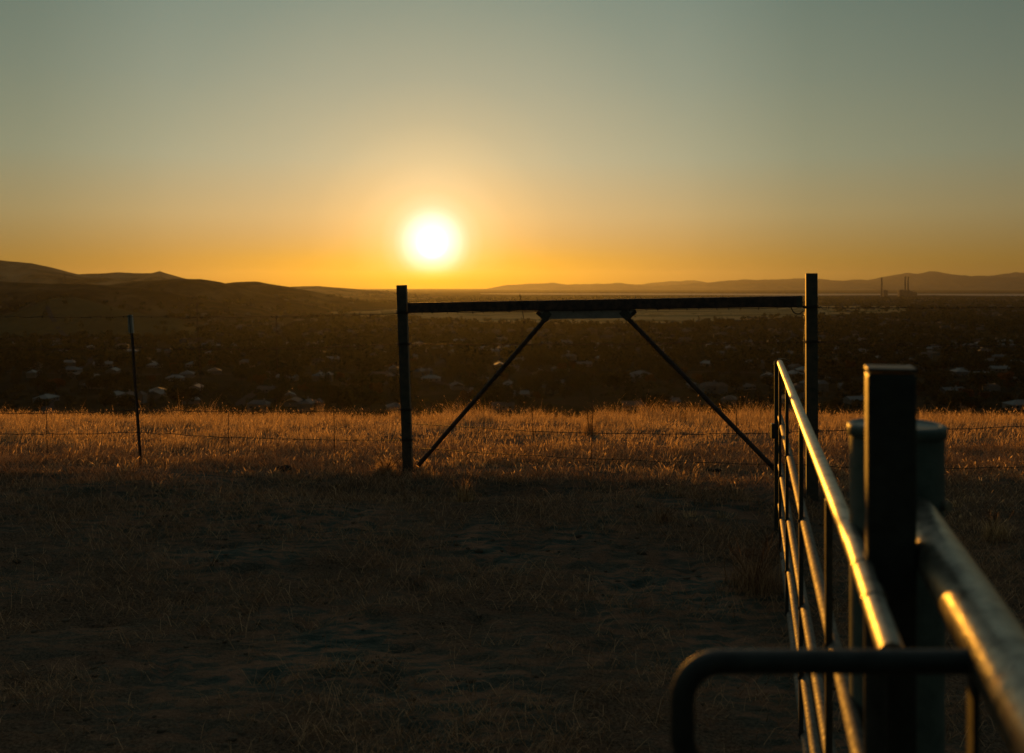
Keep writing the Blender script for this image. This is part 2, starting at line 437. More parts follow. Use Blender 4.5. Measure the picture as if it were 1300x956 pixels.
def scatter(n, y0, y1, half=.60, pad=.6):
    y = np.sqrt(rng.uniform(y0 ** 2, y1 ** 2, n)); x = rng.uniform(-1, 1, n) * (y * half + pad)
    return x, y


# edge of the grass: irregular line between track and standing grass
def edge_y(x):
    # grass reaches nearer on the left and beyond the gate on the right
    base = np.interp(x, [-8, -5, -2.5, -1.2, 0, 1.5, 2.4, 3.2, 4.5, 7], [9.4, 9.5, 9.7, 9.7, 9.75, 9.35, 8.9, 8.3, 8.0, 8.2])
    return base + fbm(x / 1.1, x * 0, 41, 3) * .45


# 1. standing dry grass on the brow: tussocks of outward leaning blades over a looser, trampled layer
def patchiness(x, y):
    return np.clip(.50 + fbm(x / .5, y / .8, 21, 4) * 1.5 + fbm(x / 2.4, y / 1.8, 29, 2) * .8, .02, 1.4)


nt_ = 9000
tx, ty = scatter(nt_, 7.8, 20.5, .60)
tk = (rng.uniform(0, 1, nt_) < patchiness(tx, ty) * 1.1) & (rng.uniform(0, 1, nt_) < np.clip(1 + (ty - edge_y(tx)) / 1.3, 0, 1) ** 2)
tx, ty = tx[tk], ty[tk]; nt_ = len(tx)
tr = rng.uniform(.03, .10, nt_); th_ = rng.uniform(.07, .20, nt_) * (.6 + .5 * patchiness(tx, ty)) * np.interp(ty, [9, 10.2, 12, 15, 18], [.45, .55, .70, 1.05, 1.5]) * np.clip(1 + fbm(tx / .9, ty / 1.1, 37, 3) * 1.1, .4, 2.0)
nb = rng.integers(14, 34, nt_); k = np.repeat(np.arange(nt_), nb); n1 = len(k)
aa = rng.uniform(0, 6.283, n1); rr = np.sqrt(rng.uniform(0, 1, n1))
x1 = tx[k] + np.cos(aa) * rr * tr[k]; y1 = ty[k] + np.sin(aa) * rr * tr[k]
h1 = th_[k] * rng.uniform(.45, 1.2, n1); l1 = .12 + rr * rng.uniform(.2, .9, n1) + np.abs(rng.normal(0, .15, n1)); a1 = aa + rng.normal(0, .5, n1)
n2 = 190000
x2, y2 = scatter(n2, 8.2, 20.5, .60)
p2 = patchiness(x2 + 3, y2)
k2 = rng.uniform(0, 1, n2) < np.clip((y2 - edge_y(x2)) / .8, 0, 1) * np.clip(p2, .25, 1)
x2, y2, p2 = x2[k2], y2[k2], p2[k2]; n2 = len(x2)
flow = fbm(x2 / 1.2, y2 / 1.2, 33, 3) * 3.1
h2 = rng.uniform(.04, .17, n2) * np.interp(y2, [9, 11, 16], [.55, .8, 1.1]); l2 = np.abs(rng.normal(.85, .5, n2)); a2 = flow + rng.normal(0, .7, n2)
x = np.concatenate([x1, x2]); y = np.concatenate([y1, y2]); z = base_h(x, y); n = len(x)
ht = np.concatenate([h1, h2]); tall = rng.uniform(0, 1, n) < .008; ht[tall] *= 2.0
grass = blades('dry_grass', np.stack([x, y, z - .01], -1), ht, np.concatenate([a1, a2]), np.concatenate([l1, l2]), rng.uniform(.0013, .0032, n), M_grass,
               head=(rng.uniform(0, 1, n) < .13))
tag(grass, kind='stuff', label='golden dry grass standing along the hill brow')

# 2. straw lying on the track
n = 230000
x, y = scatter(n, 3.2, 11.5, .62)
pm = .12 + fbm(x / .9, y / .45, 61, 4) + .55 * fbm(x / .25, y / .12, 63, 3) + np.clip((y - 8.6) / 1.6, 0, 1) * .5 + np.clip((x - 3) / 2, 0, .4)
keep = rng.uniform(-.15, 1.0, n) < pm
x, y = x[keep], y[keep]; z = base_h(x, y); n = len(x)
st = blades('straw', np.stack([x, y, z + .006], -1), rng.uniform(.03, .15, n) * rng.choice([1, 1, 1, 1.6], n), rng.uniform(0, 6.28, n), np.clip(rng.normal(1.48, .12, n), .9, 1.6), rng.uniform(.001, .0026, n), M_straw, curve=.02)
tag(st, kind='stuff', label='flattened straw strewn over the dark track')

# 3. short green weeds in the trodden soil
n = 12000
x, y = scatter(n, 3.4, 10.5, .62)
pm = fbm(x / 1.4, y / .9, 81, 3) * 1.6
keep = rng.uniform(0, 1, n) < pm
x, y = x[keep], y[keep]; z = base_h(x, y); n = len(x)
gw = blades('low_weeds', np.stack([x, y, z], -1), rng.uniform(.015, .06, n), rng.normal(0, 3, n), rng.uniform(.3, 1.2, n), rng.uniform(.0015, .003, n), M_greenweed)
tag(gw, kind='stuff', label='short sparse weeds in the trodden soil')

# crumbs of dry soil
n = 5200
x, y = scatter(n, 3.4, 10.5, .62); keep = rng.uniform(-.5, .8, n) < fbm(x / .6, y / .4, 71, 3)
x, y = x[keep], y[keep]; z = base_h(x, y); n = len(x)
ico = bmesh.new(); bmesh.ops.create_icosphere(ico, subdivisions=1, radius=1); iv = np.array([v.co[:] for v in ico.verts]); fi_ = np.array([[v.index for v in f.verts] for f in ico.faces]); ico.free()
sz = np.exp(rng.normal(math.log(.008), .5, n)); V = iv[None] * (1 + rng.normal(0, .22, (n, len(iv), 1))) * sz[:, None, None] * np.array([1.3, 1, .7]) + np.stack([x, y, z], -1)[:, None]
fx_ = (np.arange(n)[:, None, None] * len(iv) + fi_[None]).reshape(-1, 3)
M_crumb = noisy('soil_crumb', [(.3, (.06, .05, .035)), (.7, (.17, .125, .085))], 9, 1.0, spec=0)
o = mesh_np('soil_crumbs', V.reshape(-1, 3), fx_, np.full(len(fx_), 3), M_crumb); tag(o, kind='stuff', label='small crumbs of dry soil scattered on the track')

# 4. straw ridge pieces catching sun along the track edge
n = 26000
x = rng.uniform(-7, 4.5, n); y = edge_y(x) - np.abs(rng.normal(0, .35, n)) - .02
pm = fbm(x / .6, y / .3, 91, 3)
keep = rng.uniform(-.3, .8, n) < pm
x, y = x[keep], y[keep]; z = base_h(x, y); n = len(x)
eg = blades('grass_fringe', np.stack([x, y, z], -1), rng.uniform(.03, .12, n), rng.normal(0, 3, n), rng.uniform(.8, 1.4, n), rng.uniform(.0014, .0028, n), M_straw, curve=.2)
tag(eg, kind='stuff', label='bent dry grass fringe along the track edge')


# 5. distinct tall weeds
def weed(name, px, Y, hgt, label, spread=1.0, nst=7, mat=M_grass):
    X = (px - CX) / F * Y; zz = float(base_h(np.array(X), np.array(Y)))
    root = empty(name, label, 'weed', (X, Y, zz - .01))
    P = []; Hh = []; A = []; Ln = []
    bm = bmesh.new()
    for k in range(nst):
        a = rng.uniform(0, 6.28); l = rng.uniform(.1, .7) * spread; h = hgt * rng.uniform(.6, 1)
        tip = Vector((math.cos(a) * math.sin(l) * h, math.sin(a) * math.sin(l) * h, math.cos(l) * h))
        mid = tip * .5 + Vector((0, 0, h * .06))
        tube(bm, [(0, 0, 0), mid, tip], [.0035, .0025, .001], 5)
        for q in range(5):
            f = rng.uniform(.3, .98); p = mid.lerp(tip, f) if f > .5 else mid * (f * 2)
            a2 = rng.uniform(0, 6.28); l2 = h * rng.uniform(.08, .22)
            tube(bm, [p, p + Vector((math.cos(a2) * l2, math.sin(a2) * l2, l2 * .9))], [.0016, .0007], 4)
    o = obj('stem', bm, mat, root)
    n_ = nst * 40; base = rng.normal(0, .35, (n_, 3)) * hgt * np.array([.45 * spread, .45 * spread, 0]) + np.array([0, 0, 0])
    hh = np.abs(rng.normal(hgt * .45, hgt * .2, n_))
    blades('foliage', base, hh, rng.uniform(0, 6.28, n_), np.abs(rng.normal(.5, .3, n_)) * spread, rng.uniform(.0012, .0026, n_), mat, parent=root)
    return root


weed('dry_weed', 590, 8.9, .30, 'small dry weed just right of the square brace post foot', .9, 8)
weed('dry_weed', 1000 - 42, 6.9, .42, 'scraggly dry weed beside the far lower corner of the gate', 1.3, 16, M_straw)
weed('dry_weed', 842, 8.3, .24, 'thin bent dry weed on the shaded track between post and gate', 1.4, 5, M_straw)
weed('dry_weed', 1262, 7.9, .30, 'dry weed clump in shade at the far right edge', 1.0, 9)
weed('dry_weed', 490, 9.6, .26, 'dry weed tuft at the left of the square brace post foot', 1.2, 12)
weed('dry_weed', 748, 13.2, .42, 'tall dry weed on the brow behind the middle of the brace', .7, 9)


# ------------------------------------------------------------------ clods
def clod(px, Y, s, label):
    X = (px - CX) / F * Y; bm = bmesh.new()
    for k in range(5):
        g_ = bmesh.ops.create_icosphere(bm, subdivisions=3, radius=1)
        o_ = Vector((rng.normal(0, .5) * s[0], rng.normal(0, .5) * s[1], rng.uniform(0, .3) * s[2])); sc = rng.uniform(.45, .9)
        for v in g_['verts']:
            d = v.co.copy(); nn = 1 + .35 * float(fbm(np.array(d.x * 2.2 + k * 7), np.array(d.y * 2.2 + d.z * 3), 5, 3))
            v.co = Vector((d.x * s[0] * sc * nn, d.y * s[1] * sc * nn, d.z * s[2] * sc * nn)) + o_
    o = obj('earth_clod', bm, M_clod); o.location = (X, Y, float(base_h(np.array(X), np.array(Y))))
    tag(o, label, 'clod', 'dark earth clods in the grass')


clod(357, 9.75, (.075, .06, .055), 'dark earth clod in the grass right of the thin fence post')
clod(756, 10.1, (.045, .04, .035), 'small dark earth clod in grass below the brace centre')
clod(905, 9.9, (.06, .05, .03), 'flat dark earth clod near the right diagonal brace')


# ------------------------------------------------------------------ T post + wires
def wire_path(A, B, sag, n=24, jit=.006):
    A = Vector(A); B = Vector(B)
    return [A.lerp(B, i / n) + Vector((0, rng.normal(0, jit * .4), -4 * sag * (i / n) * (1 - i / n) + rng.normal(0, jit * .5))) for i in range(n + 1)]


def strand(parent, A, B, sag, barbs=True, r=.0032, spacing=.125):
    """two twisted wires with barbs, one mesh"""
    bm = bmesh.new(); pts = wire_path(A, B, sag)
    path = smooth_path(pts, 3)
    tube(bm, path, r, 6)
    if barbs:
        L = 0; prev = path[0]; nxt = spacing * rng.uniform(.3, 1)
        for p in path[1:]:
            L += (p - prev).length
            while L > nxt:
                for s in (0, 1):
                    v = Vector((rng.normal(), rng.normal(), rng.normal())); v.x *= .3; v = v.normalized() * .019
                    tube(bm, [p - v, p + v], [.0014, .0014], 4)
                g_ = [p - Vector((.006, 0, 0)), p + Vector((.006, 0, 0))]
                tube(bm, g_, r * 1.7, 6)
                nxt += spacing * rng.uniform(.85, 1.15)
            prev = p
    return obj('strand', bm, M_wire, parent)


def stay(parent, x, y, z0, z1, lean=.0):
    bm = bmesh.new(); n = int((z1 - z0) / .03); pts = []
    for i in range(n + 1):
        t = i / n; a = i * 1.1
        pts.append(Vector((x + lean * t + .004 * math.cos(a), y + .004 * math.sin(a), z0 + (z1 - z0) * t)))
    tube(bm, pts, .002, 5)
    pts2 = [p + Vector((-.008 * math.cos(i * 1.1), -.008 * math.sin(i * 1.1), 0)) for i, p in enumerate(pts)]
    tube(bm, pts2, .002, 5)
    return obj('wire_stay', bm, M_wire, parent)


YT = 9.95
tb = W(178, 588, YT); tt = W(165, 400, YT)
tb.z = float(base_h(np.array(tb.x), np.array(tb.y)))
fence1 = empty('barbed_wire_fence', 'barbed wire fence on a thin leaning post, left of the brace', 'fence', (0, 0, 0), 'barbed wire fence sections')
bm = bmesh.new()   # T section steel post with studs
d = (tt - tb); L_ = d.length; rot = d.to_track_quat('Z', 'Y').to_matrix()
box(bm, (tb + tt) / 2 - d * .02, (.034, .006, L_ * 1.04), rot)
box(bm, (tb + tt) / 2 - d * .02 + Vector((0, .017, 0)), (.006, .028, L_ * 1.04), rot)
for k in range(22):
    box(bm, tb.lerp(tt, .1 + k * .04) - Vector((0, .006, 0)), (.009, .008, .012), rot)
post = obj('fence_post', bm, M_rust, fence1)
bm = bmesh.new()
box(bm, tb.lerp(tt, .94) + Vector((0, .008, 0)), (.037, .042, L_ * .123), rot)
obj('painted_tip', bm, M_white, post)
YL, YR = 9.8, 8.7
PL = W(515, 590, YL); PR = W(1030, 634, YR)
for pyT, pyP, pyO, s, bb in ((402, 397, 398, .02, True), (441, 436, 437, .03, True), (519, 519, 524, .02, True), (547, 558, 549, .02, True)):
    A = tb.lerp(tt, (588 - pyT) / 188) - Vector((0, .012, 0))
    B = W(511, pyP, YL) - Vector((0, .055, 0))
    strand(fence1, A, B, s, bb)
    O = W(-90, pyO, 10.1); strand(fence1, O, A, s, bb)
for px, pa, pb, ln in ((256, 385, 500, .05), (290, 522, 582, .0), (425, 520, 575, .01), (60, 520, 575, .01), (352, 399, 470, .01)):
    a = W(px, pa, 9.85); b_ = W(px, pb, 9.85); stay(fence1, b_.x, 9.85, b_.z, a.z, -ln)

# ------------------------------------------------------------------ brace between the two big posts
brace = empty('fence_brace', 'wide pipe fence brace of two thick posts, top rail and two diagonals', 'fence brace', (0, 0, 0))


def sq_post(name, base, top, w, mat, parent, bev=.006, rotz=0.0, round_=False, cap=True):
    bm = bmesh.new(); base = Vector(base); top = Vector(top)
    if round_:
        tube(bm, [base, top], w / 2, 32)
    else:
        d = top - base; q = d.to_track_quat('Z', 'Y').to_matrix() @ Matrix.Rotation(rotz, 3, 'Z')
        box(bm, (base + top) / 2, (w, w, d.length), q, bev)
    return obj(name, bm, mat, parent, smooth=False)


lb = W(518.5, 594, YL); lt_ = W(510, 362, YL); lb.z -= .12
pL = sq_post('post', lb, lt_, .093, M_postfar, brace, .004, R(-3))
rb = W(1031, 652, YR); rt = W(1030, 347, YR); rb.z -= .12
pR = sq_post('post', rb, rt, .098, M_postfar, brace, .004, R(-12))
# top rail: square tube
ra = W(516, 390.5, YL); rb2 = W(1022, 382.5, YR)
dd = (rb2 - ra); q = dd.to_track_quat('X', 'Z').to_matrix()
bm = bmesh.new(); box(bm, (ra + rb2) / 2, (dd.length - .06, .09, .096), q, .008)
rail = obj('top_rail', bm, M_rust, brace)
bm = bmesh.new()   # collar plates where the rail meets the posts
box(bm, W(1018, 383, YR) + Vector((-.02, 0, 0)), (.05, .10, .104), q, .004)
obj('rail_bracket', bm, M_postfar, rail)
bm = bmesh.new(); box(bm, W(522, 391, YL) + Vector((.0, 0, 0)), (.035, .097, .10), q, .004)
obj('rail_bracket', bm, M_postfar, rail)


def on_rail(px):
    t = (px - 516) / (1022 - 516)
    # perspective-correct
    zA, zB = YL, YR; s = t * zA / (zB + t * (zA - zB))
    return ra.lerp(rb2, s)


# trapezoid gusset plate under the rail (two thin plates front and back as one folded plate)
pa, pb_ = on_rail(683), on_rail(806); pc, pd = on_rail(795), on_rail(694)
bm = bmesh.new()
for s in (-1, 1):
    pts = [pa + Vector((0, 0, -.045)), pb_ + Vector((0, 0, -.045)), pc + Vector((0, 0, -.128)), pd + Vector((0, 0, -.128))]
    for k in (0,):
        ff = [bm.verts.new(p + Vector((0, s * .032, 0))) for p in pts]; bk = [bm.verts.new(p + Vector((0, s * .024, 0))) for p in pts]
        bm.faces.new(ff); bm.faces.new(bk[::-1])
        for i in range(4): bm.faces.new((ff[i], bk[i], bk[(i + 1) % 4], ff[(i + 1) % 4]))
plate = obj('gusset_plate', bm, M_plate, brace)
bmesh_mid = (pd + pc) / 2 + Vector((0, 0, -.122))
# diagonals: pipes with welded ends
for (pA, pxB, pyB, YB, endlug) in ((pd + Vector((.0, 0, -.115)), 531, 591, YL - .02, 1), (pc + Vector((.0, 0, -.115)), 1021, 634, YR - .02, -1)):
    B = W(pxB, pyB, YB)
    bm = bmesh.new(); tube(bm, [pA, B], .0215, 20)
    dg = obj('diagonal_brace', bm, M_rust, brace, smooth=True)
    bm = bmesh.new(); dq = (B - pA).to_track_quat('Z', 'Y').to_matrix()
    box(bm, pA + Vector((endlug * .0, -.0, .02)), (.075, .076, .10), dq, .006)
    for s in (-1, 1):
        tube(bm, [pA + Vector((0, s * .038, 0.01)), pA + Vector((0, s * .05, 0.01))], .012, 8)
    obj('joint_lug', bm, M_postfar, dg)
# upturned flared ends of the plate
for p0, sg in ((pa, -1), (pb_, 1)):
    bm = bmesh.new(); c_ = p0 + Vector((sg * -.01, 0, -.055)); c2 = (pd if sg < 0 else pc) + Vector((0, 0, -.12))
    dq = (c2 - c_).to_track_quat('Z', 'Y').to_matrix()
    box(bm, (c_ + c2) / 2, (.028, .070, (c2 - c_).length + .02), dq, .004)
    obj('plate_edge', bm, M_rust, plate)


def wrap(parent, c, r, mat=M_wire, n=3):
    bm = bmesh.new()
    pts = [Vector(c) + Vector((r * math.cos(t), r * math.sin(t), .008 * t / 6.28 - .01 + .004 * math.sin(t * 3))) for t in np.linspace(0, 6.28 * n, 20 * n)]
    pts += [pts[-1] + Vector((.02, -.02, -.03)), pts[-1] + Vector((.045, -.03, -.035)), pts[-1] + Vector((.05, -.03, .0))]
    tube(bm, pts, .0025, 5)
    return obj('wire_wrap', bm, mat, parent)


def on_post(a, b_, py, Y):
    t = (a.z - (EYE - (py - HY) / F * Y)) / (a.z - b_.z); return a.lerp(b_, t)


for py in (397, 437, 520, 558): wrap(pL, on_post(lb, lt_, py, YL), .068)
for py in (390, 434, 547): wrap(pR, on_post(rb, rt, py, YR), .073)
# loop of wire under the rail end at the right post
bm = bmesh.new(); c_ = W(1014, 392, YR - .05)
tube(bm, smooth_path([c_ + Vector((-.07, 0, .02)), c_ + Vector((-.045, 0, -.03)), c_ + Vector((0, 0, -.045)), c_ + Vector((.04, 0, -.02))], 6), .005, 6)
obj('wire_loop', bm, M_wire, pR)
# thin wire added to draw the lit line down the right post's left edge
bm = bmesh.new(); p1 = W(1021.5, 395, YR - .07)
tube(bm, [p1 + Vector((rng.normal(0, .002), 0, -k * .06)) for k in range(19)], .0032, 6)
obj('lit_line_wire', bm, M_galv, pR)

fence2 = empty('barbed_wire_fence', 'sagging barbed wire strands stretched inside the pipe brace', 'fence', (0, 0, 0), 'barbed wire fence sections')
for pyA, pyB, s, bb in ((397, 390, .004, True), (437, 434, .01, True), (537, 548, .055, True), (568, 590, .03, True)):
    strand(fence2, W(517, pyA, YL - .055), W(1026, pyB, YR - .06), s, bb)
for px, pa_, pb2, ln in ((666, 373, 412, .045), (677, 515, 560, .01), (750, 507, 604, -.02), (935, 520, 560, .0), (663, 412, 445, .0)):
    Y_ = YL + (YR - YL) * (px - 516) / 506
    a = W(px, pa_, Y_ - .07); b_ = W(px, pb2, Y_ - .07); stay(fence2, b_.x, Y_ - .07, b_.z, a.z, -ln)

fence3 = empty('barbed_wire_fence', 'faint barbed wire fence running off right behind the big capped pipe', 'fence', (0, 0, 0), 'barbed wire fence sections')
for pyA, pyB, s in ((390, 386, .02), (434, 440, .02), (547, 533, .03), (592, 588, .03)):
    strand(fence3, W(1034, pyA, YR), W(1420, pyB, 9.6), s, True)
bm = bmesh.new(); xx = W(1420, 590, 9.6); box(bm, (xx.x, 9.6, 1.0), (.034, .006, 1.7)); box(bm, (xx.x, 9.617, 1.0), (.006, .028, 1.7))
obj('fence_post', bm, M_rust, fence3)

# ------------------------------------------------------------------ the tube gate
gate = empty('tube_gate', 'long galvanised tube gate swung open, its rails glinting in the sun', 'gate', (0, 0, 0))
GX0, GY0 = .716, 1.96          # near end
GX1, GY1 = 2.177, 8.09           # far end
gdir = Vector((GX1 - GX0, GY1 - GY0, 0)); GL = gdir.length; gdir.normalize()
gn = Vector((-gdir.y, gdir.x, 0))      # towards the left face


def GP(s, z): return Vector((GX0, GY0, 0)) + gdir * s + Vector((0, 0, z))


zs = [EYE - .616, EYE - 1.05, EYE - 1.44, EYE - 1.755, EYE - 2.01]
rt_ = .0238
# top rail bends down into the end frames (one bent pipe)
bm = bmesh.new()
cr = .09
pts = [GP(0, zs[0])]
pts += [GP(GL - cr + cr * math.sin(a), zs[0] - cr + cr * math.cos(a)) for a in np.linspace(0, math.pi / 2, 10)] if False else []
bm.free(); bm = bmesh.new()
N_ = 40
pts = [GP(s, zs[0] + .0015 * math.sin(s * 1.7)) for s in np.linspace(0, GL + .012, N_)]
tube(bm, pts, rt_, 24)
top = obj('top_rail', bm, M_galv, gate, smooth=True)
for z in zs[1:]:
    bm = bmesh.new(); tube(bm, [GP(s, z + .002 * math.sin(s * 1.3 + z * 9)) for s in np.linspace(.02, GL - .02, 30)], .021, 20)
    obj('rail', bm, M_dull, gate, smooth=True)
bm = bmesh.new(); tube(bm, [GP(GL, zs[0] + .01) + gn * .024, GP(GL, zs[-1] - .03) + gn * .024], .021, 20)
tube(bm, [GP(GL + .02, zs[0] + .012) + gn * .024, GP(GL + .02, zs[-1] - .03) + gn * .024], .006, 8)
farend = obj('end_frame', bm, M_stay, gate, smooth=True)
bm = bmesh.new(); tube(bm, [GP(0.0, zs[0] - .02), GP(0.0, zs[-1] - .03)], .022, 20)
obj('end_frame', bm, M_stay, gate, smooth=True)
# stays: channel strips welded on the left face
for s in (5.7, 4.28, 2.57, .97):
    bm = bmesh.new(); q_ = gdir.to_track_quat('X', 'Z').to_matrix()
    zt, zb = zs[0] - .005, zs[-1] - .012
    box(bm, GP(s, (zt + zb) / 2) + gn * .0235, (.036, .006, zt - zb), q_, .002)
    for e in (-1, 1):
        box(bm, GP(s + e * .0175, (zt + zb) / 2) + gn * .016, (.004, .018, zt - zb - .03), q_)
    sv = obj('stay', bm, M_stay, gate)
    for z in zs[1:]:
        bm = bmesh.new(); tube(bm, [GP(s, z) + gn * .022, GP(s, z) + gn * .031], .008, 8)
        obj('weld', bm, M_stay, sv)
# latch box on the far end
bm = bmesh.new(); lp = GP(GL, 0); q_ = gdir.to_track_quat('X', 'Z').to_matrix()
box(bm, Vector((lp.x - .045, lp.y, EYE - (547 - HY) / F * 8.09)), (.057, .057, .12), None, .004)
lat = obj('latch', bm, M_stay, gate)
bm = bmesh.new(); tube(bm, [Vector((lp.x - .045, lp.y - .045, EYE - 1.17)), Vector((lp.x - .045, lp.y + .1, EYE - 1.17))], .01, 8)
obj('bolt', bm, M_rust, lat)
# wire loop over the top of the far end
bm = bmesh.new(); c_ = GP(GL, zs[0])
tube(bm, smooth_path([c_ + Vector((-.055, 0, -.02)), c_ + Vector((-.045, 0, .012)), c_ + Vector((-.01, 0, .030)), c_ + Vector((.04, 0, .030)), c_ + Vector((.08, 0, .010))], 8), .0026, 8)
obj('wire_loop', bm, M_galv, farend)
# sliding bar on top of the near end
bm = bmesh.new()
SA, SB = W(1084, 690, 2.21), W(1133, 832, 1.55)
tube(bm, [SA, SB], .021, 20)
sl = obj('slide_bar', bm, M_galv, gate, smooth=True)
for t in (.30, .62):
    bm = bmesh.new()
    p = SA.lerp(SB, t); dv = (SB - SA).normalized()
    tube(bm, [p - dv * .005, p + dv * .005], .023, 16)
    obj('weld_ring', bm, M_galv, sl)

# ------------------------------------------------------------------ near dark post, big capped pipe, near rail
gp = empty('gate_post', 'blurred near dark square steel post standing in front of the capped pipe', 'post', (0, 0, 0))
pb3 = W(1130, 468, 2.05); bx = (1130 - CX) / F * 2.05
bm = bmesh.new(); box(bm, (bx, 2.05, (pb3.z - .007 - .5) / 2), (.0935, .0935, pb3.z - .007 + .5), Matrix.Rotation(R(-16), 3, 'Z'), .007)
sh = obj('shaft', bm, M_post, gp)
bm = bmesh.new(); box(bm, (bx, 2.05, pb3.z - .0), (.0955, .0955, .008), Matrix.Rotation(R(-16), 3, 'Z'), .003)
obj('cap', bm, M_post, gp)

pp = empty('pipe_post', 'thick teal pipe post with a flat lipped cap', 'post', (0, 0, 0))
cy = W(1138, 540, 2.5); r_ = .112
bm = bmesh.new(); tube(bm, [(cy.x, 2.5, -.5), (cy.x, 2.5, cy.z - .002)], r_, 64)
obj('shaft', bm, M_drum, pp, smooth=False)
bm = bmesh.new()
prof = [(0, 0), (.098, 0), (.103, .004), (.111, .005), (.117, .001), (.118, -.006), (.1175, -.024), (.1135, -.026)]
rings = []
for (rr, zz) in prof[1:]:
    rings.append([bm.verts.new((cy.x + rr * math.cos(t), 2.5 + rr * math.sin(t), cy.z + zz)) for t in np.linspace(0, 2 * math.pi, 65)[:-1]])
for A, B in zip(rings, rings[1:]):
    for k in range(64): bm.faces.new((A[k], A[(k + 1) % 64], B[(k + 1) % 64], B[k]))
bm.faces.new(rings[0][::-1])
bmesh.ops.recalc_face_normals(bm, faces=bm.faces)
cap = obj('cap', bm, M_drum, pp, smooth=True)
bm = bmesh.new(); tube(bm, [(cy.x + .085, 2.425, cy.z - .185), (cy.x + .092, 2.41, cy.z - .185)], .012, 12)
obj('bolt', bm, M_galv, pp)

nr = empty('pipe_railing', 'thick blurred pipe rail running from the capped pipe towards the camera', 'railing', (0, 0, 0))
bA = Vector((.811, 2.12, EYE - .42)); sl_ = .262


def RB(Y): return Vector((.343 + sl_ * Y, Y, EYE - .555))


bm = bmesh.new(); tube(bm, [RB(Y) for Y in np.linspace(2.42, -1.2, 34)], .0515, 40)
pr = obj('pipe', bm, M_galv2, nr, smooth=True)
for yw in (1.29, 1.34):
    bm = bmesh.new(); d_ = Vector((sl_, 1, 0)).normalized(); tube(bm, [RB(yw) - d_ * .006, RB(yw), RB(yw) + d_ * .006], [.0517, .0532, .0517], 32)
    obj('weld_ring', bm, M_galv2, pr, smooth=True)
bm = bmesh.new(); q0 = RB(-1.15); tube(bm, [Vector((q0.x, q0.y, -.5)), q0], .04, 24)
obj('leg', bm, M_galv2, nr, smooth=True)
# looped latch handle welded across, reaching left
bm = bmesh.new()
hY = 1.485; hz = EYE - .559; xr = RB(hY).x - .04; xl = (851 - CX) / F * hY + .018; rad = .057
pts = [Vector((xr, hY + .0, hz)), Vector((xl + rad, hY, hz))]
pts += [Vector((xl + rad - rad * math.sin(a), hY, hz - rad + rad * math.cos(a))) for a in np.linspace(.2, math.pi / 2, 7)]
pts += [Vector((xl, hY, hz - .11))]
pts += [Vector((xl + rad - rad * math.cos(a), hY, hz - .11 - rad * math.sin(a))) for a in np.linspace(.2, math.pi / 2, 7)]
pts += [Vector((xr - .12, hY, hz - .11 - rad)), Vector((xr + .0, hY, hz - .11 - rad))]
tube(bm, pts, .0182, 20)
hd = obj('latch_handle', bm, M_post, nr, smooth=True)
bm = bmesh.new(); box(bm, (xr - .004, hY, hz - .085), (.010, .05, .17), Matrix.Rotation(-.26, 3, 'Z'), .003)
obj('handle_plate', bm, M_post, hd)


# ------------------------------------------------------------------ trees
def crown_mesh(name, kind, nl, size, mat, parent=None, offs=None):
    """crown of leaf clumps: quads through a lumpy volume. size=(w,h)"""
    w, h = size
    lobes = []
    if kind == 'round':
        for k in range(9):
            a = rng.uniform(0, 6.28); rr = rng.uniform(.1, .36) * w; lobes.append((math.cos(a) * rr, math.sin(a) * rr, rng.uniform(.42, .86) * h, rng.uniform(.16, .27) * w))
    elif kind == 'cone':
        for k in range(12):
            t = k / 11; lobes.append((rng.normal(0, .03) * w, rng.normal(0, .03) * w, (.15 + .8 * t) * h, (.46 * (1 - t) + .06) * w))
    elif kind == 'column':
        for k in range(9):
            t = k / 8; lobes.append((rng.normal(0, .08) * w, rng.normal(0, .08) * w, (.2 + .72 * t) * h, (.34 - .18 * abs(t - .4)) * w))
    lo = np.array(lobes); pick = rng.choice(len(lo), nl, p=lo[:, 3] ** 2 / (lo[:, 3] ** 2).sum())
    v = rng.normal(0, 1, (nl, 3)); v /= np.linalg.norm(v, axis=1)[:, None]
    rad = lo[pick, 3] * (rng.uniform(.35, 1.08, nl) ** .5)
    c = lo[pick, :3] + v * rad[:, None] * np.array([1, 1, .8])
    s = rng.uniform(.03, .075, nl) * w
    a = rng.normal(0, 1, (nl, 3)); a /= np.linalg.norm(a, axis=1)[:, None]
    b = np.cross(a, rng.normal(0, 1, (nl, 3))); b /= np.linalg.norm(b, axis=1)[:, None]
    V = np.stack([c - a * s[:, None], c + b * s[:, None] * .8, c + a * s[:, None] * 1.1, c - b * s[:, None] * .7], 1).reshape(-1, 3)
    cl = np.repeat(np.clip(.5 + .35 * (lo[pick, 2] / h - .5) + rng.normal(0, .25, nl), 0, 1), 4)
    return V, cl


def tree_proto(kind, w, h, mat, nl=620):
    root = bpy.data.objects.new('tree', None); C.objects.link(root)
    bm = bmesh.new()
    tube(bm, [(0, 0, -.6), (0.02 * w, 0, h * .3), (-.01 * w, .01 * w, h * .62)], [.028 * w + .12, .02 * w + .08, .05], 8)
    for k in range(4):
        a = k * 1.6 + rng.uniform(0, .6); rr = .28 * w if kind == 'round' else .12 * w
        tube(bm, [(0, 0, h * .3), (math.cos(a) * rr * .6, math.sin(a) * rr * .6, h * .5), (math.cos(a) * rr, math.sin(a) * rr, h * .68)], [.16, .1, .04], 6)
    obj('trunk', bm, M_bark, root)
    V, cl = crown_mesh('crown', kind, nl, (w, h), mat)
    n = len(V) // 4
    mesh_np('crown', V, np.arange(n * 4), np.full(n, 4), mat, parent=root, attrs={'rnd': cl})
    return root


